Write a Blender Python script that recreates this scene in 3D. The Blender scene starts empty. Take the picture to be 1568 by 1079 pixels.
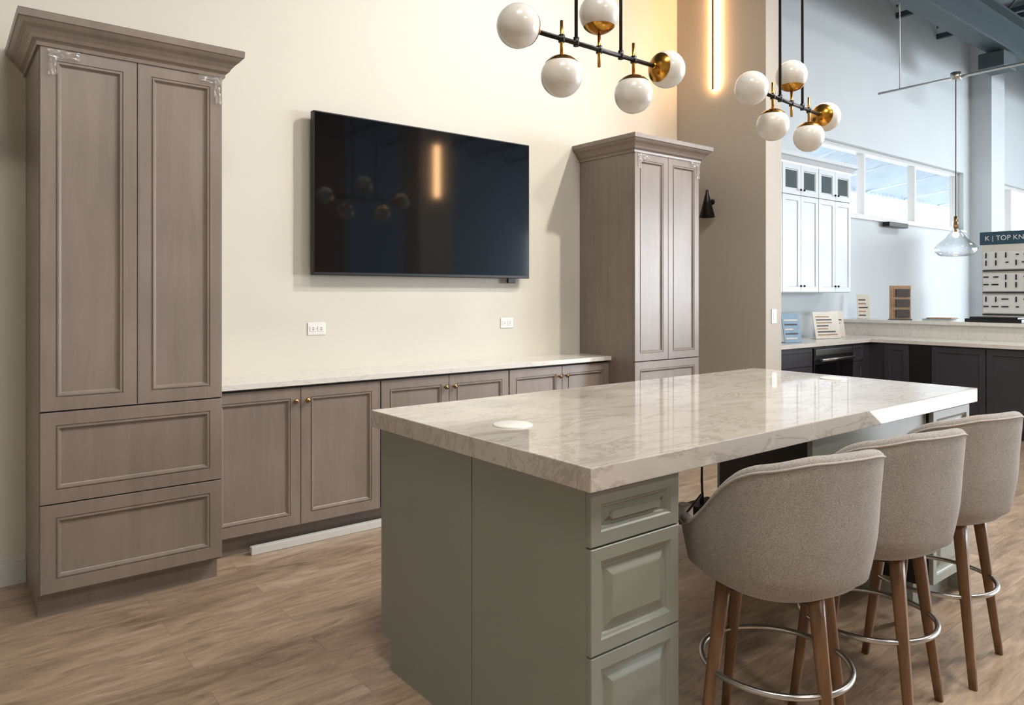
import bpy, bmesh, math, random
from mathutils import Matrix, Vector
random.seed(7)
scene = bpy.context.scene
scene.view_settings.view_transform = 'Standard'
scene.view_settings.look = 'None'
scene.view_settings.exposure = 0.38

# ------------------------------------------------------------ materials
def c(r, g, b):
    def f(v):
        v /= 255.0
        return v/12.92 if v <= 0.04045 else ((v+0.055)/1.055)**2.4
    return (f(r), f(g), f(b), 1)

class NT:
    def __init__(s, name):
        s.m = bpy.data.materials.new(name); s.m.use_nodes = True
        s.t = s.m.node_tree; s.n = s.t.nodes; s.l = s.t.links
        s.p = s.n['Principled BSDF']
    def node(s, typ, **kw):
        n = s.n.new(typ)
        for k, v in kw.items(): setattr(n, k, v)
        return n
    def link(s, a, b): s.l.new(a, b)
    def coords(s, scale=(1, 1, 1), rot=(0, 0, 0), world=False):
        if world:
            g = s.node('ShaderNodeNewGeometry'); o = g.outputs['Position']
        else:
            g = s.node('ShaderNodeTexCoord'); o = g.outputs['Object']
        mp = s.node('ShaderNodeMapping')
        mp.inputs['Scale'].default_value = scale
        mp.inputs['Rotation'].default_value = rot
        s.link(o, mp.inputs['Vector'])
        return mp.outputs['Vector']
    def noise(s, vec, scale=5, detail=4, rough=0.5, dist=0.0):
        n = s.node('ShaderNodeTexNoise')
        n.inputs['Scale'].default_value = scale
        n.inputs['Detail'].default_value = detail
        n.inputs['Roughness'].default_value = rough
        n.inputs['Distortion'].default_value = dist
        s.link(vec, n.inputs['Vector'])
        return n.outputs['Fac']
    def ramp(s, fac, stops):
        r = s.node('ShaderNodeValToRGB')
        e = r.color_ramp.elements
        e[0].position, e[0].color = stops[0]
        e[1].position, e[1].color = stops[-1]
        for p, col in stops[1:-1]:
            x = e.new(p); x.color = col
        s.link(fac, r.inputs['Fac'])
        return r.outputs['Color']
    def mix(s, a, b, fac, mode='MIX'):
        m = s.node('ShaderNodeMix', data_type='RGBA', blend_type=mode)
        if isinstance(fac, (int, float)): m.inputs[0].default_value = fac
        else: s.link(fac, m.inputs[0])
        for i, v in ((6, a), (7, b)):
            if isinstance(v, tuple): m.inputs[i].default_value = v
            else: s.link(v, m.inputs[i])
        return m.outputs[2]
    def bump(s, h, strength=0.2, dist=0.002):
        b = s.node('ShaderNodeBump')
        b.inputs['Strength'].default_value = strength
        b.inputs['Distance'].default_value = dist
        s.link(h, b.inputs['Height'])
        s.link(b.outputs['Normal'], s.p.inputs['Normal'])
    def set(s, col=None, rough=0.5, metal=0.0, **kw):
        if col is not None:
            if isinstance(col, tuple): s.p.inputs['Base Color'].default_value = col
            else: s.link(col, s.p.inputs['Base Color'])
        s.p.inputs['Roughness'].default_value = rough
        s.p.inputs['Metallic'].default_value = metal
        for k, v in kw.items(): s.p.inputs[k.replace('_', ' ')].default_value = v
        return s.m

def paint(name, col, rough=0.6, var=0.06, scale=3, metal=0, bump=0.0, **kw):
    t = NT(name)
    v = t.coords()
    f = t.noise(v, scale, 3)
    d = tuple(x*(1-var) for x in col[:3])+(1,)
    e = tuple(min(1, x*(1+var)) for x in col[:3])+(1,)
    o = t.ramp(f, [(0.3, d), (0.7, e)])
    m = t.set(o, rough, metal, **kw)
    if bump:
        t.bump(t.noise(v, 220, 2), bump, 0.001)
    return m

def wood(name, a, b, rough=0.45, axis='Z', sc=1.0):
    t = NT(name)
    s = {'Z': (9*sc, 9*sc, 0.8*sc), 'X': (0.8*sc, 9*sc, 9*sc)}[axis]
    v = t.coords(s)
    f1 = t.noise(v, 2.2, 6, 0.6, 0.6)
    v2 = t.coords((1, 1, 1))
    f2 = t.noise(v2, 2.4, 4)
    o1 = t.ramp(f1, [(0.25, a), (0.75, b)])
    o2 = t.ramp(f2, [(0.3, (0.9, 0.9, 0.9, 1)), (0.7, (1.09, 1.09, 1.09, 1))])
    o = t.mix(o1, o2, 1.0, 'MULTIPLY')
    return t.set(o, rough)

M = {}
M['wall'] = paint('wall_paint_cream', c(211, 207, 195), 0.5, 0.015, 1.5, bump=0.05)
M['wall_b'] = paint('wall_paint_cool', c(192, 199, 203), 0.6, 0.015, 1.5)
M['wall_s'] = paint('wall_reflection_blue', c(142, 168, 190), 0.6, 0.015, 1.5)  # blue put on the unseen south wall to tint the television reflection
M['brown'] = paint('panel_reflection_brown', c(150, 118, 82), 0.6, 0.05, 1.5)  # brown put in for the television reflection
M['column'] = paint('wall_paint_taupe', c(184, 176, 164), 0.6, 0.02, 2)
M['trim'] = paint('white_trim', c(208, 207, 204), 0.4, 0.02)
M['ceil'] = paint('ceiling_paint', c(118, 128, 134), 0.8, 0.05)
M['steel_teal'] = paint('painted_steel', c(54, 69, 74), 0.55, 0.05)
M['taupe'] = wood('taupe_stained_maple', c(127, 115, 107), c(142, 129, 120), 0.33)
M['dark_gap'] = paint('shadow_gap', c(40, 34, 30), 0.8, 0.05)
M['green'] = paint('sage_paint', c(142, 145, 136), 0.38, 0.02, 4)
M['black'] = paint('black_plastic', c(18, 18, 19), 0.4, 0.05)
M['black_metal'] = paint('black_metal', c(22, 21, 21), 0.35, 0.05, metal=0.3)
M['brass'] = paint('aged_brass', c(190, 138, 60), 0.25, 0.06, metal=1.0)
M['bronze'] = paint('champagne_bronze', c(150, 120, 84), 0.3, 0.06, metal=1.0)
M['steel'] = paint('brushed_steel', c(190, 188, 184), 0.28, 0.04, metal=1.0)
M['espresso'] = paint('espresso_paint', c(58, 57, 64), 0.35, 0.05)
M['white_cab'] = paint('white_cabinet_paint', c(198, 205, 211), 0.35, 0.01)
M['cab_glass'] = paint('dark_cabinet_glass', c(72, 86, 90), 0.08, 0.1)
M['plastic_w'] = paint('white_plastic', c(230, 228, 224), 0.35, 0.01)
M['globe'] = paint('opal_glass', c(226, 222, 215), 0.25, 0.01, Coat_Weight=0.3)
M['legwood'] = wood('walnut_leg', c(102, 73, 50), c(138, 102, 72), 0.4, 'Z', 2)
M['paper'] = paint('printed_paper', c(215, 210, 200), 0.6, 0.08, 60)
M['paper_o'] = paint('printed_paper_tan', c(166, 136, 108), 0.6, 0.2, 40)
M['paper_d'] = paint('printed_paper_dark', c(70, 64, 62), 0.6, 0.3, 50)
M['blue'] = paint('blue_card', c(130, 158, 182), 0.5, 0.1, 20)
M['teal_sign'] = paint('sign_teal', c(22, 62, 78), 0.4, 0.05)
M['awning'] = paint('awning_metal', c(210, 219, 226), 0.5, 0.08)
M['asphalt'] = paint('pavement', c(214, 216, 217), 0.9, 0.08)

def emis(name, col, st):
    t = NT(name)
    t.set((0.8, 0.8, 0.8, 1), 0.5)
    t.p.inputs['Emission Color'].default_value = col
    t.p.inputs['Emission Strength'].default_value = st
    return t.m
M['led'] = emis('led_strip', (1.0, 0.56, 0.25, 1), 28)
M['bulb'] = emis('bulb_glow', (1.0, 0.7, 0.4, 1), 12)
M['panel_e'] = emis('added_panel_glow', (1.0, 0.93, 0.82, 1), 4)  # glowing face of the added ceiling panels

t = NT('tv_glass'); M['tv'] = t.set((0.004, 0.004, 0.005, 1), 0.06, 0, IOR=1.5)
t = NT('window_glass')
gl = t.node('ShaderNodeBsdfGlossy'); gl.inputs['Roughness'].default_value = 0.02
tr = t.node('ShaderNodeBsdfTransparent'); mx = t.node('ShaderNodeMixShader'); mx.inputs[0].default_value = 0.04
t.link(tr.outputs[0], mx.inputs[1]); t.link(gl.outputs[0], mx.inputs[2])
t.link(mx.outputs[0], t.n['Material Output'].inputs['Surface']); M['glass'] = t.m
t = NT('clear_shade_glass')
gl = t.node('ShaderNodeBsdfGlossy'); gl.inputs['Roughness'].default_value = 0.03
tr = t.node('ShaderNodeBsdfTransparent'); tr.inputs[0].default_value = (0.93, 0.95, 0.97, 1)
lw = t.node('ShaderNodeLayerWeight'); lw.inputs['Blend'].default_value = 0.35
mx = t.node('ShaderNodeMixShader'); t.link(lw.outputs['Facing'], mx.inputs[0])
t.link(tr.outputs[0], mx.inputs[1]); t.link(gl.outputs[0], mx.inputs[2])
t.link(mx.outputs[0], t.n['Material Output'].inputs['Surface']); M['shade'] = t.m
t = NT('plastic_film')
gl = t.node('ShaderNodeBsdfGlossy'); gl.inputs['Roughness'].default_value = 0.25
df = t.node('ShaderNodeBsdfDiffuse'); df.inputs[0].default_value = (.8, .8, .8, 1)
m0 = t.node('ShaderNodeMixShader'); m0.inputs[0].default_value = .5
t.link(gl.outputs[0], m0.inputs[1]); t.link(df.outputs[0], m0.inputs[2])
tr = t.node('ShaderNodeBsdfTransparent'); mx = t.node('ShaderNodeMixShader'); mx.inputs[0].default_value = 0.28
t.link(tr.outputs[0], mx.inputs[1]); t.link(m0.outputs[0], mx.inputs[2])
t.link(mx.outputs[0], t.n['Material Output'].inputs['Surface']); M['film'] = t.m

# floor
t = NT('vinyl_plank')
vec = t.coords((1, 1, 1), world=True)
br = t.node('ShaderNodeTexBrick'); br.offset = 0.37
br.inputs['Scale'].default_value = 1.0
br.inputs['Brick Width'].default_value = 1.22
br.inputs['Row Height'].default_value = 0.18
br.inputs['Mortar Size'].default_value = 0.0008
br.inputs['Color1'].default_value = c(160, 140, 120)
br.inputs['Color2'].default_value = c(175, 154, 133)
br.inputs['Mortar'].default_value = c(118, 100, 84)
t.link(vec, br.inputs['Vector'])
add = t.node('ShaderNodeVectorMath', operation='MULTIPLY_ADD')
t.link(br.outputs['Color'], add.inputs[0]); add.inputs[1].default_value = (33, 59, 0)
v2 = t.coords((1.5, 7.0, 1), world=True); t.link(v2, add.inputs[2])
f = t.noise(add.outputs[0], 1.9, 9, 0.68, 1.5)
g1 = t.ramp(f, [(0.30, (0.54, 0.50, 0.46, 1)), (0.44, (0.87, 0.85, 0.83, 1)), (0.54, (1.05, 1.04, 1.03, 1)), (0.68, (1.36, 1.36, 1.35, 1))])
v3 = t.coords((2.5, 50, 1), world=True)
f3 = t.noise(v3, 2, 4, 0.6, 0.2)
g2 = t.ramp(f3, [(0.3, (0.88, 0.88, 0.88, 1)), (0.7, (1.08, 1.08, 1.08, 1))])
o = t.mix(br.outputs['Color'], g1, 1.0, 'MULTIPLY'); o = t.mix(o, g2, 1.0, 'MULTIPLY')
M['floor'] = t.set(o, 0.30); t.bump(f3, 0.12, 0.001)

# island marble
t = NT('beige_quartzite')
v = t.coords((1, 1, 1))
w = t.noise(v, 1.3, 4, 0.55, 0.5)
v2 = t.coords((0.9, 2.6, 2.0), (0, 0, 0.35))
n1 = t.noise(v2, 2.2, 8, 0.62, 1.6)
veins = t.ramp(n1, [(0.455, (0, 0, 0, 1)), (0.49, (1, 1, 1, 1)), (0.52, (0, 0, 0, 1))])
n2 = t.noise(v2, 4.5, 8, 0.6, 2.2)
veins2 = t.ramp(n2, [(0.60, (0, 0, 0, 1)), (0.68, (1, 1, 1, 1))])
base = t.ramp(w, [(0.3, c(186, 178, 168)), (0.7, c(204, 198, 189))])
o = t.mix(base, c(148, 137, 126), t.mix((0, 0, 0, 1), veins, 0.5))
o = t.mix(o, c(220, 215, 207), t.mix((0, 0, 0, 1), veins2, 0.5))
M['marble'] = t.set(o, 0.05, 0, IOR=1.7)
t = NT('white_quartz')
v2 = t.coords((1.2, 3, 2), (0, 0, 0.4))
n1 = t.noise(v2, 1.8, 8, 0.6, 1.8)
veins = t.ramp(n1, [(0.475, (0, 0, 0, 1)), (0.495, (1, 1, 1, 1)), (0.515, (0, 0, 0, 1))])
o = t.mix(c(222, 219, 213), c(190, 180, 166), t.mix((0, 0, 0, 1), veins, 0.45))
M['quartz'] = t.set(o, 0.12)
# fabric
t = NT('woven_upholstery')
v = t.coords()
n = t.noise(v, 320, 3); n2 = t.noise(v, 40, 4)
o = t.ramp(n, [(0.3, c(134, 128, 123)), (0.7, c(180, 173, 167))])
o2 = t.ramp(n2, [(0.3, (0.95, 0.95, 0.95, 1)), (0.7, (1.04, 1.04, 1.04, 1))])
o = t.mix(o, o2, 1, 'MULTIPLY')
M['fabric'] = t.set(o, 0.9, 0, Sheen_Weight=0.15)
t.bump(n, 0.35, 0.002)
M['welt'] = paint('upholstery_piping', c(180, 173, 167), 0.8, 0.05, 60)

# ------------------------------------------------------------ builder
class B:
    def __init__(s, name):
        s.name = name; s.bm = bmesh.new(); s.mats = []
    def _mi(s, mat):
        if mat not in s.mats: s.mats.append(mat)
        return s.mats.index(mat)
    def add(s, tb, mat, smooth=False, fix=True):
        if fix: bmesh.ops.recalc_face_normals(tb, faces=tb.faces)
        i = s._mi(mat)
        for f in tb.faces:
            f.material_index = i
            if smooth is True: f.smooth = True
        me = bpy.data.meshes.new('tmp'); tb.to_mesh(me); tb.free()
        s.bm.from_mesh(me); bpy.data.meshes.remove(me)
    def box(s, x0, x1, y0, y1, z0, z1, mat, bev=0.0015, mtx=None):
        tb = bmesh.new()
        m = Matrix.Translation(((x0+x1)/2, (y0+y1)/2, (z0+z1)/2)) @ Matrix.Diagonal((abs(x1-x0), abs(y1-y0), abs(z1-z0), 1))
        bmesh.ops.create_cube(tb, size=1, matrix=m)
        if bev:
            bev = min(bev, 0.45*min(abs(x1-x0), abs(y1-y0), abs(z1-z0)))
            bmesh.ops.bevel(tb, geom=tb.edges[:], offset=bev, segments=2, affect='EDGES', profile=0.5)
        if mtx is not None: bmesh.ops.transform(tb, matrix=mtx, verts=tb.verts)
        s.add(tb, mat)
    def loft(s, loops, mat, cap0=True, cap1=True, smooth=False, ring=True, closed=False):
        tb = bmesh.new()
        L = [[tb.verts.new(p) for p in lp] for lp in loops]
        n = len(L[0]); pairs = list(zip(L[:-1], L[1:]))
        if closed: pairs.append((L[-1], L[0]))
        for a, b2 in pairs:
            for i in range(n if ring else n-1):
                j = (i+1) % n
                f = tb.faces.new((a[i], a[j], b2[j], b2[i])); f.smooth = smooth
        if cap0 and not closed: tb.faces.new(L[0])
        if cap1 and not closed: tb.faces.new(L[-1])
        s.add(tb, mat)
    def cyl(s, p0, p1, r0, r1, mat, seg=24, smooth=True):
        p0, p1 = Vector(p0), Vector(p1); d = (p1-p0).normalized()
        q = d.to_track_quat('Z', 'Y')
        lp = []
        for p, r in ((p0, r0), (p1, r1)):
            lp.append([p + q @ Vector((r*math.cos(2*math.pi*i/seg), r*math.sin(2*math.pi*i/seg), 0)) for i in range(seg)])
        s.loft(lp, mat, smooth=smooth)
    def revolve(s, prof, mat, origin=(0, 0, 0), direction=(0, 0, 1), seg=32, smooth=True, cap=False):
        o = Vector(origin); q = Vector(direction).normalized().to_track_quat('Z', 'Y')
        lp = [[o + q @ Vector((r*math.cos(2*math.pi*i/seg), r*math.sin(2*math.pi*i/seg), z)) for i in range(seg)] for r, z in prof]
        s.loft(lp, mat, cap0=cap, cap1=cap, smooth=smooth)
    def sphere(s, ce, r, mat, a0=0.5, a1=179.5, direction=(0, 0, 1), seg=40, n=24):
        pr = []
        for i in range(n+1):
            a = math.radians(a0+(a1-a0)*i/n)
            pr.append((r*math.sin(a), r*math.cos(a)))
        s.revolve(pr, mat, ce, direction, seg)
    def tube(s, pts, r, mat, seg=10, closed=False):
        pts = [Vector(p) for p in pts]; n = len(pts); lp = []
        up = Vector((0, 0, 1))
        for i, p in enumerate(pts):
            a = pts[(i-1) % n] if (closed or i > 0) else p
            b2 = pts[(i+1) % n] if (closed or i < n-1) else p
            d = (b2-a).normalized()
            sx = d.cross(up)
            if sx.length < 1e-3: sx = Vector((1, 0, 0))
            sx.normalize(); sy = d.cross(sx).normalized()
            lp.append([p + sx*r*math.cos(2*math.pi*k/seg)+sy*r*math.sin(2*math.pi*k/seg) for k in range(seg)])
        s.loft(lp, mat, smooth=True, closed=closed)
    def panel(s, o, u, v, n, w, h, prof, mat):
        o, u, v, n = map(Vector, (o, u, v, n)); lp = []
        for ins, dep in prof:
            lp.append([o+u*a+v*b2+n*dep for a, b2 in ((ins, ins), (w-ins, ins), (w-ins, h-ins), (ins, h-ins))])
        s.loft(lp, mat)
    def mesh(s):
        me = bpy.data.meshes.new(s.name); s.bm.to_mesh(me); s.bm.free()
        for m in s.mats: me.materials.append(M[m])
        return me
    def done(s, parent=None, loc=None, rot=0):
        me = s.mesh()
        ob = bpy.data.objects.new(s.name, me); scene.collection.objects.link(ob)
        if loc: ob.location = loc
        ob.rotation_euler[2] = rot
        if parent: ob.parent = parent
        return ob

SHAKER = [(0, 0), (0, .017), (.002, .019), (.056, .019), (.058, .0150), (.062, .0150), (.064, .0200), (.069, .0200), (.077, .009), (.080, .007)]
RAISED = [(0, 0), (0, .017), (.002, .019), (.036, .019), (.040, .014), (.046, .012), (.050, .007), (.058, .007), (.080, .0165), (.084, .0175)]
FLATSH = [(0, 0), (0, .017), (.002, .019), (.055, .019), (.060, .010)]
X, Y, Z = (1, 0, 0), (0, 1, 0), (0, 0, 1)
NY, NX = (0, -1, 0), (-1, 0, 0)
YW = 4.29      # tv wall plane
YB = 4.50      # far exterior wall plane
H = 5.8

# ------------------------------------------------------------ room shell
b = B('floor'); b.box(-4, 17.2, -8, 4.7, -0.1, 0, 'floor', 0); b.done()
b = B('ceiling'); b.box(-4, 17.2, -8, 4.7, H, H+0.1, 'ceil', 0)
for i in range(26): b.box(-4+i*0.8, -4+i*0.8+0.35, -8, 4.5, H-0.05, H, 'ceil', 0)
b.done()
b = B('wall_north'); b.box(-4, 5.33, YW, YB, 0, H, 'wall', 0); b.done()
b = B('wall_divider'); b.box(5.33, 5.56, 3.38, YB, 0, H, 'column', 0.003); b.done()
WZ0, WZ1 = 2.40, 3.29
b = B('wall_exterior')
b.box(-4, 17.2, YB, YB+0.2, 0, WZ0, 'wall_b', 0)
b.box(-4, 17.2, YB, YB+0.2, WZ1, H, 'wall_b', 0)
b.box(-4, 8.0, YB, YB+0.2, WZ0, WZ1, 'wall_b', 0)
b.box(12.5, 13.4, YB, YB+0.2, WZ0, WZ1, 'wall_b', 0)
b.box(12.75, 13.3, YB-0.3, YB, 0, H, 'wall_b', 0)
b.done()
b = B('wall_west'); b.box(-4.2, -4, -8, 4.7, 0, H, 'wall', 0); b.done()
def hole_wall(name, fixed, lo, hi, openings, z0, z1, mat, axis):
    b = B(name)
    def bx(a, e, za, zb_):
        if axis == 'x': b.box(a, e, fixed, fixed+.2, za, zb_, mat, 0)
        else: b.box(fixed, fixed+.2, a, e, za, zb_, mat, 0)
    cur = lo
    for a, e in openings:
        bx(cur, a, 0, H); bx(a, e, 0, z0); bx(a, e, z1, H); cur = e
    bx(cur, hi, 0, H); b.done()
hole_wall('wall_east', 17.2, -8, 4.7, [(-6.8, -3.2), (-2.8, 1.2)], .4, 3.4, 'wall_b', 'y')
hole_wall('wall_south', -8.2, -4, 17.2, [(13.8, 17.0)], .4, 3.4, 'wall_s', 'x')
b = B('unseen_reflection_panel'); b.box(-4, 7.8, -8.0, -7.96, 0, H, 'brown', 0); b.done()  # unseen panel, added to give the television a brown reflection

def window(name, x0, x1, z0, z1, y, divs, axis='x'):
    b = B(name)
    fw = 0.05
    def bx(a, e, ya, yb, za, zb_, m, bev=.0015):
        if axis == 'x': b.box(a, e, ya, yb, za, zb_, m, bev)
        else: b.box(ya, yb, a, e, za, zb_, m, bev)
    bx(x0, x1, y-0.02, y+0.08, z0, z0+fw, 'trim')
    bx(x0, x1, y-0.02, y+0.08, z1-fw, z1, 'trim')
    for xx in [x0]+divs+[x1-fw]:
        bx(xx, xx+fw, y-0.02, y+0.08, z0+fw, z1-fw, 'trim')
    bx(x0+fw, x1-fw, y+0.03, y+0.035, z0+fw, z1-fw, 'glass', 0)
    return b.done()
window('window_1', 8.0, 12.5, WZ0, WZ1, YB+0.1, [9.47, 10.97])
window('window_2', 13.4, 17.2, WZ0, WZ1, YB+0.1, [14.8, 16.2])
b = B('trim_1'); b.box(7.95, 12.55, YB-0.03, YB+0.09, WZ0-0.035, WZ0, 'trim'); b.done()
window('window_3', 13.8, 17.0, 0.4, 3.4, -8.12, [15.3])
window('window_4', -6.8, -3.2, 0.4, 3.4, 17.3, [-5.0], 'y')
window('window_5', -2.8, 1.2, 0.4, 3.4, 17.3, [-0.8], 'y')

b = B('baseboard_north')
for x0, x1 in ((-4, 0.352), (4.875, 5.33)):
    b.box(x0, x1, YW-0.014, YW, 0, 0.11, 'trim', 0.003); b.box(x0, x1, YW-0.009, YW, 0.11, 0.135, 'trim', 0.003)
b.done()
b = B('baseboard_divider'); b.box(5.316, 5.33, 3.38, YW-0.014, 0, 0.13, 'trim', 0.003); b.done()

# outside
b = B('pavement_ground'); b.box(-10, 40, 4.75, 40, -0.3, -0.1, 'asphalt', 0); b.done()
b = B('metal_awning')
for i in range(72):
    x = 7 + i*0.16
    b.loft([[(x, 4.72, 4.05), (x+0.12, 4.72, 4.05), (x+0.14, 4.72, 4.0), (x+0.16, 4.72, 4.05)], [(x+.0, 6.5, 3.33), (x+0.12, 6.5, 3.33), (x+0.14, 6.5, 3.28), (x+0.16, 6.5, 3.33)]], 'awning', ring=False, cap0=False, cap1=False)
b.box(7, 18.5, 6.5, 6.54, 3.26, 3.36, 'awning')
for x in (7.6, 9.2, 10.8, 12.4, 14, 15.6):
    b.cyl((x, 4.72, 3.3), (x+1.1, 6.5, 3.3), 0.015, 0.015, 'awning', 8)
for x in (7.1, 18.4): b.box(x-.04, x+.04, 6.48, 6.56, -.1, 3.3, 'awning')
b.done()

# ceiling steel
b = B('steel_roof_beam')
y0 = 3.55; zb = 4.62
b.box(-4, 17.2, y0-0.12, y0+0.12, zb, zb+0.03, 'steel_teal', 0)
b.box(-4, 17.2, y0-0.01, y0+0.01, zb+0.03, zb+0.5, 'steel_teal', 0)
b.box(-4, 17.2, y0-0.12, y0+0.12, zb+0.5, zb+0.53, 'steel_teal', 0)
for i in range(9):
    xx = 6.3+i*1.3
    b.box(xx, xx+0.05, -8, 4.5, zb+0.53, zb+0.6, 'steel_teal', 0)
    b.box(xx, xx+0.05, -8, 4.5, H-0.12, H-0.05, 'steel_teal', 0)
    for k in range(14):
        ya = -8+k*0.9
        b.cyl((xx+.025, ya, zb+.58), (xx+.025, ya+.45, H-.08), 0.012, 0.012, 'steel_teal', 6)
        b.cyl((xx+.025, ya+.45, H-.08), (xx+.025, ya+.9, zb+.58), 0.012, 0.012, 'steel_teal', 6)
b.done()
b = B('ceiling_speaker'); b.box(10.75, 11.2, 3.4, 3.7, 4.36, 4.56, 'steel_teal', 0.01); b.box(10.95, 11.0, 3.5, 3.6, 4.56, 4.62, 'black_metal', 0)
b.done()

# ------------------------------------------------------------ tall cabinets
def crown(b, x0, x1, yf, yb, z, mat):
    prof = [(0.0, -.012), (.010, -.012), (.012, .004), (.018, .010), (.026, .016), (.034, .030), (.048, .048), (.064, .062), (.072, .072), (.076, .078), (.082, .082), (.084, .110), (.080, .115), (0.0, .115)]
    lp = [[(x0-o, yb, z+zz), (x0-o, yf-o, z+zz), (x1+o, yf-o, z+zz), (x1+o, yb, z+zz)] for o, zz in prof]
    b.loft(lp, mat, ring=False, cap0=False, cap1=True)

def film(b, x, y, z, w, h, flip=1):
    n = 9
    for (ww, hh) in ((w, .035), (.035, h)):
        tb = bmesh.new(); g = []
        for i in range(n):
            row = []
            for j in range(n):
                row.append(tb.verts.new((x+flip*ww*i/(n-1)+random.uniform(-.003, .003), y-0.003-random.uniform(0, .012), z-hh*j/(n-1)+random.uniform(-.003, .003))))
            g.append(row)
        for i in range(n-1):
            for j in range(n-1): tb.faces.new((g[i][j], g[i+1][j], g[i+1][j+1], g[i][j+1]))
        b.add(tb, 'film')

def tall(x0, x1):
    b = B('tall_pantry_cabinet')
    yf = 3.695; yc = yf+0.02; yb = YW-0.001
    b.box(x0, x1, yc, yb, 0.11, 2.49, 'taupe')
    b.box(x0+0.002, x1-0.002, yc+0.065, yb, 0.0, 0.11, 'taupe', 0)
    b.box(x0+0.004, x1-0.004, yc-0.001, yc, 0.12, 2.48, 'dark_gap', 0)
    xm = (x0+x1)/2
    for a, e in ((x0+.002, xm-.0015), (xm+.0015, x1-.002)):
        b.panel((a, yc, .908), X, Z, NY, e-a, 2.482-.908, SHAKER, 'taupe')
    for z0, z1 in ((.122, .502), (.507, .902)):
        b.panel((x0+.002, yc, z0), X, Z, NY, x1-x0-.004, z1-z0, SHAKER, 'taupe')
    crown(b, x0, x1, yf+.004, yb, 2.49, 'taupe')
    film(b, x0+0.03, yf-0.002, 2.472, 0.12, 0.11, 1)
    film(b, x1-0.005, yf-0.002, 2.476, 0.11, 0.13, -1)
    return b.done()
tall(.350, 1.11)
tall(4.10, 4.87)

# ------------------------------------------------------------ base cabinet run
b = B('base_cabinet_run')
x0, x1 = 1.112, 4.098; yf = 3.955; yc = yf+.02; yb = YW-.001
b.box(x0, x1, yc, yb, .11, .900, 'taupe')
b.box(x0, x1, yc+.06, yb, 0, .11, 'taupe', 0)
b.box(x0+.002, x1-.002, yc-.001, yc, .115, .895, 'dark_gap', 0)
dv = [x0, 2.120, 3.11, x1]
for i in range(3):
    a, e = dv[i]+.004, dv[i+1]-.004; m = (a+e)/2
    for p, q in ((a, m-.0015), (m+.0015, e)):
        b.panel((p, yc, .118), X, Z, NY, q-p, .888-.118, SHAKER, 'taupe')
    for kx in (m-.034, m+.034):
        b.revolve([(.001, 0), (.006, 0), (.006, .014), (.013, .018), (.0155, .024), (.013, .030), (.001, .031)], 'bronze', (kx, yf, .815), NY, 20)
b.box(x0+.001, x1-.001, yc-.045, yb, .904, .936, 'quartz', .002)
b.done()
b = B('toe_kick_board'); b.box(1.34, 3.9, 3.955, 3.99, 0, .045, 'trim', .004); b.done()

# ------------------------------------------------------------ television
b = B('wall_television')
tx0, tx1, tz0, tz1 = 1.795, 3.495, 1.53, 2.53
b.box(tx0, tx1, 4.20, 4.245, tz0, tz1, 'black', .004)
b.box(tx0+.008, tx1-.008, 4.1985, 4.20, tz0+.02, tz1-.008, 'tv', 0)
b.box(tx0+.35, tx1-.35, 4.245, YW-.001, tz0+.25, tz1-.3, 'black', .004)
b.box(tx1-.17, tx1-.10, 4.24, 4.26, tz0-.035, tz0+.02, 'black', .003)
b.done()

def outlet(name, x, z):
    b = B(name); w, h = .118, .076
    b.box(x-w/2, x+w/2, YW-.006, YW-.0005, z-h/2, z+h/2, 'plastic_w', .003)
    for dx in (-.026, .026):
        b.box(x+dx-.021, x+dx+.021, YW-.009, YW-.005, z-.017, z+.017, 'plastic_w', .002)
        for dz in (-.006, .006): b.box(x+dx-.004, x+dx+.006, YW-.0096, YW-.0085, z+dz-.0016, z+dz+.0016, 'black', 0)
    b.cyl((x, YW-.0075, z), (x, YW-.005, z), .003, .003, 'steel', 10)
    b.done()
outlet('wall_outlet', 1.854, 1.20); outlet('wall_outlet', 3.348, 1.20)
b = B('light_switch'); sx, sz = 5.445, 1.23
b.box(sx-.037, sx+.037, 3.374, 3.3795, sz-.06, sz+.06, 'plastic_w', .003)
b.box(sx-.016, sx+.016, 3.371, 3.375, sz-.033, sz+.033, 'plastic_w', .002)
b.done()

# ------------------------------------------------------------ sconces
def sconce(loc, n):
    b = B('wall_sconce'); n = Vector(n); p = Vector(loc)
    b.revolve([(.001, .012), (.022, .012), (.024, .008), (.024, 0)], 'black_metal', p+n*.001+Vector((0, 0, .06)), n, 28)
    b.tube([p+n*.01+Vector((0, 0, .06)), p+n*.05+Vector((0, 0, .07)), p+n*.075+Vector((0, 0, .10)), p+n*.08+Vector((0, 0, .13))], .006, 'black_metal')
    b.revolve([(.001, .16), (.012, .155), (.016, .12), (.022, .10), (.068, -.08), (.066, -.08), (.018, .09)], 'black_metal', p+n*.08, (0, 0, 1), 32)
    b.done()
sconce((.165, YW, 2.10), NY)
sconce((5.33, 3.90, 2.16), NX)

def ledbar(x, y, z0, z1, n):
    b = B('linear_wall_light')
    if n == 'x':
        b.box(x-.035, x-.001, y-.03, y+.03, z0, z1, 'led', .002)
        b.box(x-.045, x-.035, y-.012, y+.012, z0-.01, z1, 'bronze', .002)
    else:
        b.box(x-.045, x+.045, y+.001, y+.05, z0, z1, 'led', .002)
    b.done()
ledbar(5.33, 3.87, 3.20, 4.9, 'x')
b = B('wall_column_interior'); b.box(6.9, 7.6, -3.6, -3.0, 0, H, 'column', .004); b.done()
ledbar(7.25, -3.0, 3.2, 4.15, 'y')

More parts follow.
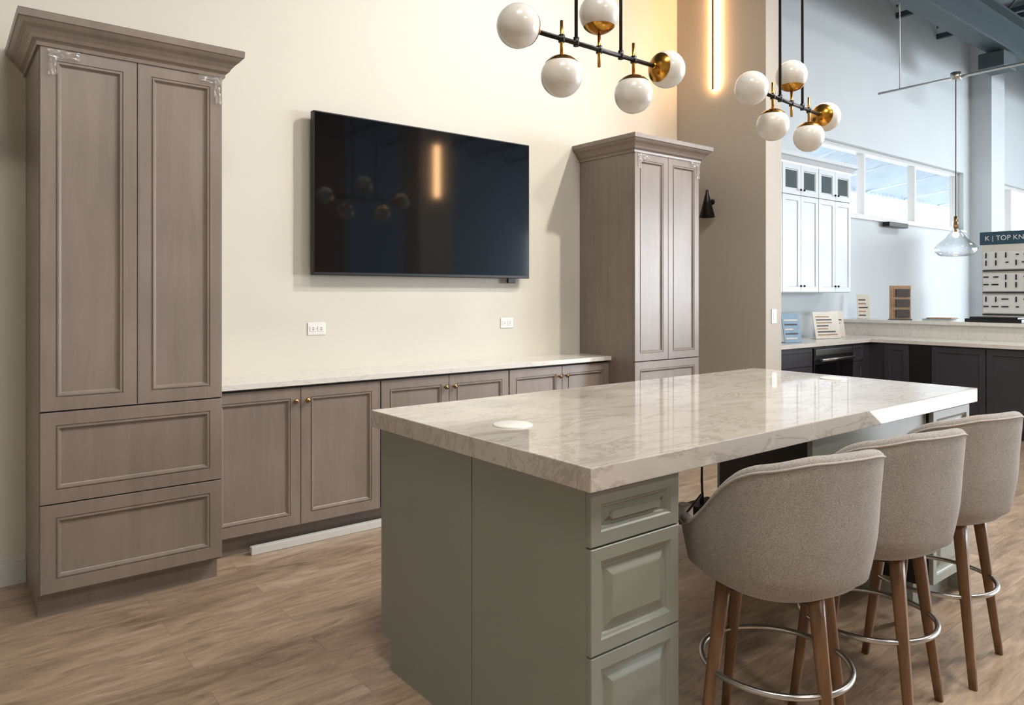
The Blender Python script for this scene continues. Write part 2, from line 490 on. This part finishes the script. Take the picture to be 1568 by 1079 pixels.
# ------------------------------------------------------------ island
b = B('kitchen_island')
XE = 1.346; XR = 3.87; YF = 1.366; YK = 2.504; T = .903
YM = 1.905; XL = 1.709; XC = 3.46
def endp(xa, xb, ya, yb, notch):
    poly = [(ya, 0), (ya, T-.001), (yb, T-.001), (yb, .11), (yb-.075, .11), (yb-.075, 0)] if notch else [(ya, 0), (ya, T-.001), (yb, T-.001), (yb, 0)]
    b.loft([[(xa, y, z) for y, z in poly], [(xb, y, z) for y, z in poly]], 'green')
endp(XE, XE+.02, YF+.02, YM-.0015, False)
endp(XE-.0015, XE+.02, YM+.0015, YK, True)
endp(XR-.02, XR, YF+.02, YK, True)
b.box(XE+.02, XL, YF+.02, YK-.02, .11, T, 'green', 0)
b.box(XE+.02, XL-.01, YF+.09, YK-.09, 0, .11, 'green', 0)
b.box(XE+.022, XL-.002, YF+.019, YF+.02, .12, T-.01, 'dark_gap', 0)
for z0, z1 in ((.124, .455), (.460, .742), (.747, .893)):
    b.panel((XE+.002, YF+.02, z0), X, Z, NY, XL-XE-.004, z1-z0, RAISED, 'green')
b.panel((XL-.002, YK-.02, .12), NX, Z, Y, XL-XE-.004, .77, RAISED, 'green')
b.box(XC+.004, XR-.02, YF+.02, YK-.02, .11, T, 'green', 0)
b.box(XC, XC+.004, YF+.02, YK-.02, .11, T, 'black', 0)
b.box(XC+.01, XR-.02, YF+.09, YK-.09, 0, .11, 'green', 0)
for z0, z1 in ((.124, .455), (.460, .742), (.747, .893)):
    b.panel((XC+.002, YF+.02, z0), X, Z, NY, XR-XC-.004, z1-z0, RAISED, 'green')
b.panel((XR-.002, YK-.02, .12), NX, Z, Y, XR-XC-.004, .77, RAISED, 'green')
b.box(2.50, XC, YF+.03, YF+.05, T-.10, T, 'green')
b.box(XL, XC, YK-.08, YK-.06, T-.05, T, 'green')
b.box(XE-.028, 3.885, 1.338, 2.54, T, .968, 'marble', .003)
for gx, gy in ((1.545, 1.945), (3.72, 1.96)):
    b.revolve([(.068, 0), (.068, .003), (.064, .005), (.060, .0045), (.058, .0055), (.001, .006)], 'plastic_w', (gx, gy, .968), Z, 40)
b.done()
b = B('power_strip')
b.box(2.21, 2.37, 1.68, 1.76, .575, .625, 'black', .006)
b.tube([(2.29, 1.72, .902), (2.285, 1.72, .8), (2.29, 1.725, .7), (2.29, 1.72, .62)], .005, 'black')
b.tube([(2.21, 1.7, .6), (2.15, 1.68, .57), (2.08, 1.68, .6), (2.02, 1.7, .58), (1.9, 1.72, .45), (1.8, 1.75, .3), (1.75, 1.8, .01)], .005, 'black')
b.tube([(2.25, 1.7, .63), (2.2, 1.66, .68), (2.1, 1.66, .62), (2.05, 1.7, .56)], .004, 'black')
b.box(2.12, 2.17, 1.67, 1.72, .60, .65, 'plastic_w', .006); b.box(2.05, 2.09, 1.67, 1.71, .58, .62, 'plastic_w', .006)
b.done()

# ------------------------------------------------------------ stools
def se(th, n=2.7):
    return 1.0/((abs(math.sin(th))**n+abs(math.cos(th))**n)**(1/n))
def sm(a, b2, x):
    t_ = max(0, min(1, (x-a)/(b2-a))); return t_*t_*(3-2*t_)
def build_shell():
    b = B('upholstered_shell'); A = .260
    def fr(z): return .84+.16*sm(.46, .78, z)+.05*sm(.75, 1.0, z)
    def rim(deg): return .983-.03*sm(20, 60, abs(deg))-.220*sm(50, 122, abs(deg))
    loops = []; N = 80; TM = 130
    for i in range(N+1):
        deg = -TM+2*TM*i/N; th = math.radians(deg); d = Vector((math.sin(th), -math.cos(th), 0)); R = A*se(th)
        Hh = rim(deg); thk = .040
        lp = []
        zb = .600
        for k in range(9):
            z = zb+(Hh-.02-zb)*k/8
            lp.append(d*(R*fr(z))+Vector((0, 0, z)))
        ro = R*fr(Hh)
        for a in (30, 65, 90, 115, 150):
            aa = math.radians(a)
            lp.append(d*(ro-thk/2+thk/2*math.cos(aa))+Vector((0, 0, Hh-.02+.02*math.sin(aa))))
        for k in range(8, -1, -1):
            z = zb+(Hh-.02-zb)*k/8
            lp.append(d*(R*fr(z)-thk)+Vector((0, 0, z)))
        loops.append(lp)
    def shrink(lp, q):
        cen = [(lp[k]+lp[-1-k])/2 for k in range(len(lp))]
        top = max(p.z for p in lp)
        return [cen[k]+(lp[k]-cen[k])*q+Vector((0, 0, -(1-q)*.03 if p.z > top-.06 else 0)) for k, p in enumerate(lp)]
    def ext(lp, th, dd):
        tdir = Vector((math.cos(th), math.sin(th), 0)); return [p+tdir*dd for p in lp]
    t1 = math.radians(TM)
    loops.append(ext(shrink(loops[-1], .8), t1, .010)); loops.append(ext(shrink(loops[-2], .35), t1, .017))
    loops.insert(0, ext(shrink(loops[0], .8), -t1, -.010)); loops.insert(0, ext(shrink(loops[1], .35), -t1, -.017))
    b.loft(loops, 'fabric', smooth=True)
    pts = []
    for i in range(N+1):
        deg = -TM+2*TM*i/N; th = math.radians(deg); d = Vector((math.sin(th), -math.cos(th), 0))
        Hh = rim(deg); pts.append(d*(A*se(th)*fr(Hh)+.0005)+Vector((0, 0, Hh-.018)))
    b.tube(pts, .0035, 'welt', 8)
    pr = [(.02, .558), (.46, .558), (.68, .561), (.775, .570), (.835, .586), (.865, .606), (.872, .63), (.86, .655), (.80, .670), (.70, .680), (.4, .686), (.02, .686)]
    lp = []
    for r, z in pr:
        lp.append([(math.sin(a)*A*r*se(a), -math.cos(a)*A*r*se(a), z) for a in [2*math.pi*k/64 for k in range(64)]])
    b.loft(lp, 'fabric', smooth=True)
    return b.mesh()
def build_frame():
    b = B('legs_and_footrest')
    for sx in (-1, 1):
        for sy in (-1, 1):
            tp = Vector((sx*.125, sy*.125, .575)); bt = Vector((sx*.185, sy*.185, 0))
            lp = []
            for k in range(7):
                f_ = k/6; p = tp.lerp(bt, f_); w = .022-.009*f_
                ring = []
                for q in range(16):
                    a = 2*math.pi*q/16; rr = w*se(a, 5)
                    ring.append((p.x+rr*math.cos(a), p.y+rr*math.sin(a), p.z))
                lp.append(ring)
            b.loft(lp, 'legwood', smooth=True)
            b.cyl((bt.x, bt.y, 0), (bt.x, bt.y, .004), .012, .012, 'black', 12)
    b.tube([(0.215*math.cos(2*math.pi*k/48), .215*math.sin(2*math.pi*k/48), .31) for k in range(48)], .009, 'steel', 12, closed=True)
    b.box(-.13, .13, -.13, .13, .543, .561, 'black', .004)
    return b.mesh()
shell, frame = build_shell(), build_frame()
for (x, y, r1, r2) in ((1.995, 1.235, -.24, .42), (2.53, 1.215, -.22, .17), (3.08, 1.22, -.24, .10)):
    e = bpy.data.objects.new('bar_stool', None); scene.collection.objects.link(e); e.location = (x, y, 0)
    for nm, me, r in (('upholstered_shell', shell, r1), ('legs_and_footrest', frame, r2)):
        o = bpy.data.objects.new(nm, me); scene.collection.objects.link(o); o.parent = e; o.rotation_euler[2] = r

# ------------------------------------------------------------ chandeliers
def chandelier(x0, y0, z0, rot):
    b = B('globe_chandelier'); g = .075; xc = yc = 0; zc = 0; HH = H-z0
    b.cyl((xc-.31, yc, zc), (xc+.31, yc, zc), .0085, .0085, 'black_metal', 16)
    for s_ in (-1, 1):
        ce = (xc+s_*.39, yc, zc)
        b.sphere(ce, g, 'globe')
        b.sphere(ce, g+.0015, 'brass', 2, 50, (-s_, 0, 0))
        b.cyl((xc+s_*.30, yc, zc), (xc+s_*.318, yc, zc), .013, .013, 'brass', 16)
        b.cyl((xc+s_*.118, yc, zc), (xc+s_*.118, yc, HH-.03), .0065, .0065, 'black_metal', 12)
        b.cyl((xc+s_*.118, yc, zc-.012), (xc+s_*.118, yc, zc+.02), .011, .011, 'black_metal', 14)
    for dx, up in ((-.19, -1), (0, 1), (.19, -1)):
        ce = (xc+dx, yc, zc+up*.135)
        b.sphere(ce, g, 'globe')
        b.sphere(ce, g+.0015, 'brass', 2, 50, (0, 0, -up))
        b.cyl((xc+dx, yc, zc+up*.065), (xc+dx, yc, zc-up*.065), .006, .006, 'brass', 12)
        b.cyl((xc+dx, yc, zc-.013), (xc+dx, yc, zc+.013), .012, .012, 'black_metal', 14)
    b.cyl((0, 0, HH-.0), (0, 0, HH-.05), .16, .16, 'black_metal', 32)
    b.done(loc=(x0, y0, z0), rot=rot)
chandelier(1.955, 1.94, 2.332, 0)
chandelier(3.28, 1.94, 2.345, math.radians(5))

# ------------------------------------------------------------ background kitchen
b = B('white_upper_cabinets')
yf = 4.17; x0, x1 = 5.565, 8.32
b.box(x0, x1, yf+.02, YB-.001, 1.43, 2.80, 'white_cab')
b.box(x0+.01, x1-.002, yf+.0185, yf+.02, 1.435, 2.795, 'dark_gap', 0)
dz = [(1.437, 2.46), (2.466, 2.79)]
ws = [(7.60, 8.315), (6.88, 7.595), (6.16, 6.875)]
for a, e in ws:
    m = (a+e)/2
    for p, q in ((a+.002, m-.002), (m+.002, e-.002)):
        b.panel((p, yf+.02, dz[0][0]), X, Z, NY, q-p, dz[0][1]-dz[0][0], FLATSH, 'white_cab')
        b.panel((p, yf+.02, dz[1][0]), X, Z, NY, q-p, dz[1][1]-dz[1][0], FLATSH, 'white_cab')
        b.box(p+.07, q-.07, yf+.007, yf+.0095, dz[1][0]+.07, dz[1][1]-.07, 'cab_glass', 0)
    for kx in (m-.035, m+.035):
        for kz in (1.50, 2.52):
            b.sphere((kx, yf-.02, kz), .012, 'black_metal', seg=12, n=8)
prof = [(0, 2.79), (.012, 2.79), (.015, 2.81), (.05, 2.85), (.07, 2.86), (.07, 2.90), (0, 2.90)]
b.loft([[(x0, yf+.02-o, z), (x1+o, yf+.02-o, z), (x1+o, YB-.001, z)] for o, z in prof], 'white_cab', ring=False, cap0=False)
b.done()

b = B('espresso_base_cabinets')
yf = 3.87; xp = 8.14
b.box(5.565, xp+.02, yf+.02, YB-.001, .10, .88, 'espresso')
b.box(5.565, xp+.08, yf+.09, YB-.001, 0, .10, 'espresso', 0)
b.box(xp+.02, 8.735, .4, YB-.001, .10, .88, 'espresso')
b.box(xp+.09, 8.735, .4, yf+.09, 0, .10, 'espresso', 0)
for a, e in ((6.3, 6.93), (7.77, 8.0)):
    b.panel((a, yf+.02, .12), X, Z, NY, e-a, .56, FLATSH, 'espresso'); b.panel((a, yf+.02, .69), X, Z, NY, e-a, .17, [(0,0),(0,.017),(.002,.019),(.03,.019),(.034,.012)], 'espresso')
b.box(6.96, 7.75, yf-.004, yf+.02, .45, .865, 'black', .003)
b.box(6.98, 7.73, yf-.010, yf-.004, .50, .70, 'tv', 0)
b.box(6.98, 7.73, yf-.012, yf-.004, .79, .85, 'steel', .002)
b.cyl((7.02, yf-.05, .745), (7.69, yf-.05, .745), .014, .014, 'steel', 14)
for hx in (7.06, 7.65): b.cyl((hx, yf-.05, .745), (hx, yf-.004, .745), .008, .008, 'steel', 10)
b.box(6.96, 7.75, yf, yf+.02, .12, .44, 'espresso')
ys = [(3.72, 3.46), (3.235, 2.735), (2.73, 2.23), (2.225, 1.725), (1.72, 1.22), (1.215, .7)]
for a, e in ys:
    b.panel((xp+.02, a-.002, .12), NY, Z, NX, a-e-.004, .745, FLATSH, 'espresso')
b.box(xp+.012, xp+.02, 3.24, 3.455, .12, .87, 'black', 0)
b.box(5.565, 8.735, yf-.02, YB-.001, .882, .922, 'quartz', .003)
b.box(xp-.02, 8.735, .38, yf-.02, .882, .922, 'quartz', .003)
b.done()
b = B('half_wall_ledge')
b.box(8.74, 8.86, .35, YB-.001, 0, 1.075, 'quartz', .002)
b.box(8.70, 9.10, .30, YB-.001, 1.075, 1.112, 'quartz', .003)
b.done()

def leaning(name, x, y, z, w, h, yaw, lean, mats, rows=6):
    b = B(name)
    m = Matrix.Translation((x, y, z)) @ Matrix.Rotation(yaw, 4, 'Z') @ Matrix.Rotation(-lean, 4, 'X')
    b.box(-w/2, w/2, -.004, .004, 0.002, h, mats[0], .001, m)
    for i in range(rows):
        zz = h*(.12+.78*i/rows)
        b.box(-w*.4, w*random.uniform(.0, .42), -.0055, -.0045, zz, zz+h*.05, mats[1+(i % (len(mats)-1))], 0, m)
    b.box(-w/2+.01, w/2-.01, 0.0, .09, 0.001, .005, mats[0], 0, Matrix.Translation((x, y, z)) @ Matrix.Rotation(yaw, 4, 'Z'))
    b.done()
leaning('brochure_sign', 7.72, 4.12, .923, .38, .30, -.25, .2, ['paper', 'paper_o', 'paper_d'], 7)
leaning('brochure_sign', 8.08, 4.2, .923, .2, .30, -.4, .2, ['paper', 'paper_d', 'paper_o'], 6)
leaning('brochure_sign', 6.80, 4.0, .923, .22, .30, -.3, .2, ['blue', 'paper', 'paper_d'], 5)
leaning('sample_board', 8.85, 4.28, 1.113, .15, .30, -.7, .1, ['paper', 'paper_d', 'paper_o'], 5)
def samples(x, y, z):
    b = B('finish_sample_stand')
    m = Matrix.Translation((x, y, z)) @ Matrix.Rotation(-.7, 4, 'Z')
    b.box(-.12, .12, -.01, .01, 0, .40, 'paper_o', .002, m)
    for zz in (.03, .15, .27): b.box(-.06, .10, -.03, -.01, zz, zz+.09, 'paper_d', .003, m)
    b.box(-.12, .12, -.04, .04, 0, .012, 'paper_d', .002, m); b.done()
samples(8.86, 3.86, 1.113)
b = B('literature_stack')
for i, (dx, w) in enumerate(((0, .3), (.01, .28), (-.01, .26))):
    b.box(8.8, 9.0, 3.3+dx, 3.3+w+dx, 1.113+i*.012, 1.124+i*.012, ['paper', 'blue', 'paper_o'][i], .001)
b.box(8.78, 9.02, 2.62, 3.15, 1.113, 1.15, 'black', .003)
b.box(8.80, 9.0, 2.66, 3.11, 1.15, 1.17, 'black', .003)
b.box(8.75, 8.95, 2.2, 2.5, 1.113, 1.13, 'blue', .001)
b.done()

b = B('hardware_display_rack')
xd = 11.0
b.box(xd, xd+.35, 2.4, 3.74, 0, 2.24, 'paper', .004)
b.box(xd-.01, xd, 2.38, 3.76, 2.07, 2.24, 'teal_sign', .003)
for r_ in range(6):
    z0 = 1.98-.29*r_
    b.box(xd-.014, xd, 2.42, 3.72, z0-.24, z0, 'plastic_w', .003)
    b.box(xd-.03, xd, 2.42, 3.72, z0-.265, z0-.25, 'black_metal', .002)
    for k in range(11):
        yy = 2.5+k*.115
        for q in range(2):
            zz = z0-.05-q*.1; L = random.choice([.03, .06, .08])
            if random.random() < .5: b.cyl((xd-.03, yy, zz), (xd-.03, yy+L, zz), .008, .008, 'black_metal', 8)
            else: b.cyl((xd-.03, yy+.03, zz-.04), (xd-.03, yy+.03, zz+.03), .008, .008, 'black_metal', 8)
            b.cyl((xd-.03, yy+.03, zz), (xd-.012, yy+.03, zz), .006, .006, 'black_metal', 8)
rack = b.done()
fc = bpy.data.curves.new('header_text', 'FONT'); fc.body = 'K | TOP KNOBS'; fc.size = .088; fc.extrude = .001
fo = bpy.data.objects.new('header_text', fc); scene.collection.objects.link(fo)
fo.rotation_euler = (math.pi/2, 0, -math.pi/2); fo.location = (xd-.012, 3.70, 2.125)
fc.materials.append(M['plastic_w']); fo.parent = rack

b = B('track_light_rail')
xt = 8.3; zt = 3.66
b.tube([(xt, 3.85, zt), (xt, .5, zt)], .014, 'steel', 10)
for yy in (3.62, 2.3, 1.0): b.cyl((xt, yy, zt), (xt, yy, H-.05), .005, .005, 'steel', 8)
b.cyl((xt, 3.06, zt-.03), (xt, 3.06, zt+.05), .05, .05, 'steel', 20)
b.done()
b = B('glass_pendant_light')
px, py, pz = xt, 3.06, 1.97
b.cyl((px, py, pz+.25), (px, py, zt-.03), .005, .005, 'black_metal', 8)
b.cyl((px, py, pz+.13), (px, py, pz+.25), .022, .018, 'bronze', 16)
b.revolve([(.03, .20), (.034, .14), (.05, .09), (.10, .02), (.17, -.04), (.195, -.08), (.19, -.12), (.15, -.16), (.09, -.165)], 'shade', (px, py, pz), Z, 40)
b.sphere((px, py, pz+.06), .03, 'bulb', seg=16, n=10); b.cyl((px, py, pz+.08), (px, py, pz+.13), .015, .015, 'bronze', 12)
b.done()
b = B('window_shade_bracket'); b.box(9.75, 10.3, YB-.12, YB-.03, 2.30, 2.36, 'black_metal', .005); b.done()

# ------------------------------------------------------------ lights
def area(name, loc, tgt, sx, sy, power, col, parent=None):
    l = bpy.data.lights.new(name, 'AREA'); l.shape = 'RECTANGLE'; l.size = sx; l.size_y = sy; l.energy = power; l.color = col
    o = bpy.data.objects.new(name, l); scene.collection.objects.link(o); o.location = loc
    d = Vector(tgt)-Vector(loc); o.rotation_euler = d.to_track_quat('-Z', 'Y').to_euler()
    if parent: o.parent = parent
    return o
def added_ceiling_fixture(x, y, z, sx, sy, power, col, tgt=None):  # unseen panel with an area lamp, added to light the room
    b = B('added_ceiling_panel')
    b.box(x-sx/2, x+sx/2, y-sy/2, y+sy/2, z, z+.06, 'trim', .004)
    b.box(x-sx/2+.03, x+sx/2-.03, y-sy/2+.03, y+sy/2-.03, z-.004, z, 'panel_e', 0)
    for a in (-1, 1): b.cyl((x+a*sx*.4, y, z+.06), (x+a*sx*.4, y, H-.04), .004, .004, 'steel', 6)
    b.done()
    area('added_ceiling_lamp', (x, y, z-.03), tgt or (x, y, 0), sx*.9, sy*.9, power, col)
W = (1.0, .955, .895)
added_ceiling_fixture(.6, .2, 5.0, 1.2, .8, 60, W)
added_ceiling_fixture(3.4, .2, 5.0, 1.2, .8, 70, W)
added_ceiling_fixture(1.5, -3.6, 5.0, 1.2, .8, 90, W)
added_ceiling_fixture(6.6, -.2, 5.0, .8, .5, 130, W)
b = B('track_spotlight')
sp = Vector((5.1, 1.0, 5.2)); dr = (Vector((2.6, 4.25, 1.9))-sp).normalized()
b.cyl(sp-dr*.16, sp-dr*.01, .06, .08, 'black_metal', 24); b.cyl(sp-dr*.12, (sp.x-dr.x*.12, sp.y-dr.y*.12, H-.04), .01, .01, 'black_metal', 10)
b.done()
l = bpy.data.lights.new('spot_lamp', 'SPOT'); l.energy = 470; l.color = W; l.spot_size = math.radians(80); l.spot_blend = 1.0; l.shadow_soft_size = .07
o = bpy.data.objects.new('spot_lamp', l); scene.collection.objects.link(o); o.location = sp+dr*.03; o.rotation_euler = dr.to_track_quat('-Z', 'Y').to_euler()
added_ceiling_fixture(11.5, 1.0, 5.0, 1.2, .8, 90, (.95, .97, 1))
area('added_daylight_south', (15.4, -7.85, 1.9), (8, 2, 1.4), 3.2, 2.8, 520, (.83, .92, 1.0))  # area lamps added just inside unseen windows, standing in for daylight
area('added_daylight_east_a', (17.05, -5.0, 1.9), (5, 0, 1.4), 3.4, 2.8, 360, (.83, .92, 1.0))
area('added_daylight_east_b', (17.05, -.8, 1.9), (5, 1, 1.4), 3.8, 2.8, 160, (.83, .92, 1.0))

w = bpy.data.worlds.new('sky_world'); scene.world = w; w.use_nodes = True
bg = w.node_tree.nodes['Background']; sky = w.node_tree.nodes.new('ShaderNodeTexSky')
sky.sky_type = 'HOSEK_WILKIE'; sky.turbidity = 5; sky.sun_direction = Vector((-.3, -.6, .75)).normalized()
mixn = w.node_tree.nodes.new('ShaderNodeMix'); mixn.data_type = 'RGBA'; mixn.inputs[0].default_value = .8
w.node_tree.links.new(sky.outputs[0], mixn.inputs[6]); mixn.inputs[7].default_value = (.88, .94, 1.0, 1)
w.node_tree.links.new(mixn.outputs[2], bg.inputs[0]); bg.inputs[1].default_value = 3.6

# ------------------------------------------------------------ camera
cd = bpy.data.cameras.new('camera'); cam = bpy.data.objects.new('camera', cd); scene.collection.objects.link(cam)
cam.location = (0, 0, 1.415); cam.rotation_euler = (math.radians(90), 0, math.radians(-38.4))
cd.sensor_width = 36; cd.lens = 25.6; cd.shift_y = -.0571; cd.clip_start = .05
scene.camera = cam
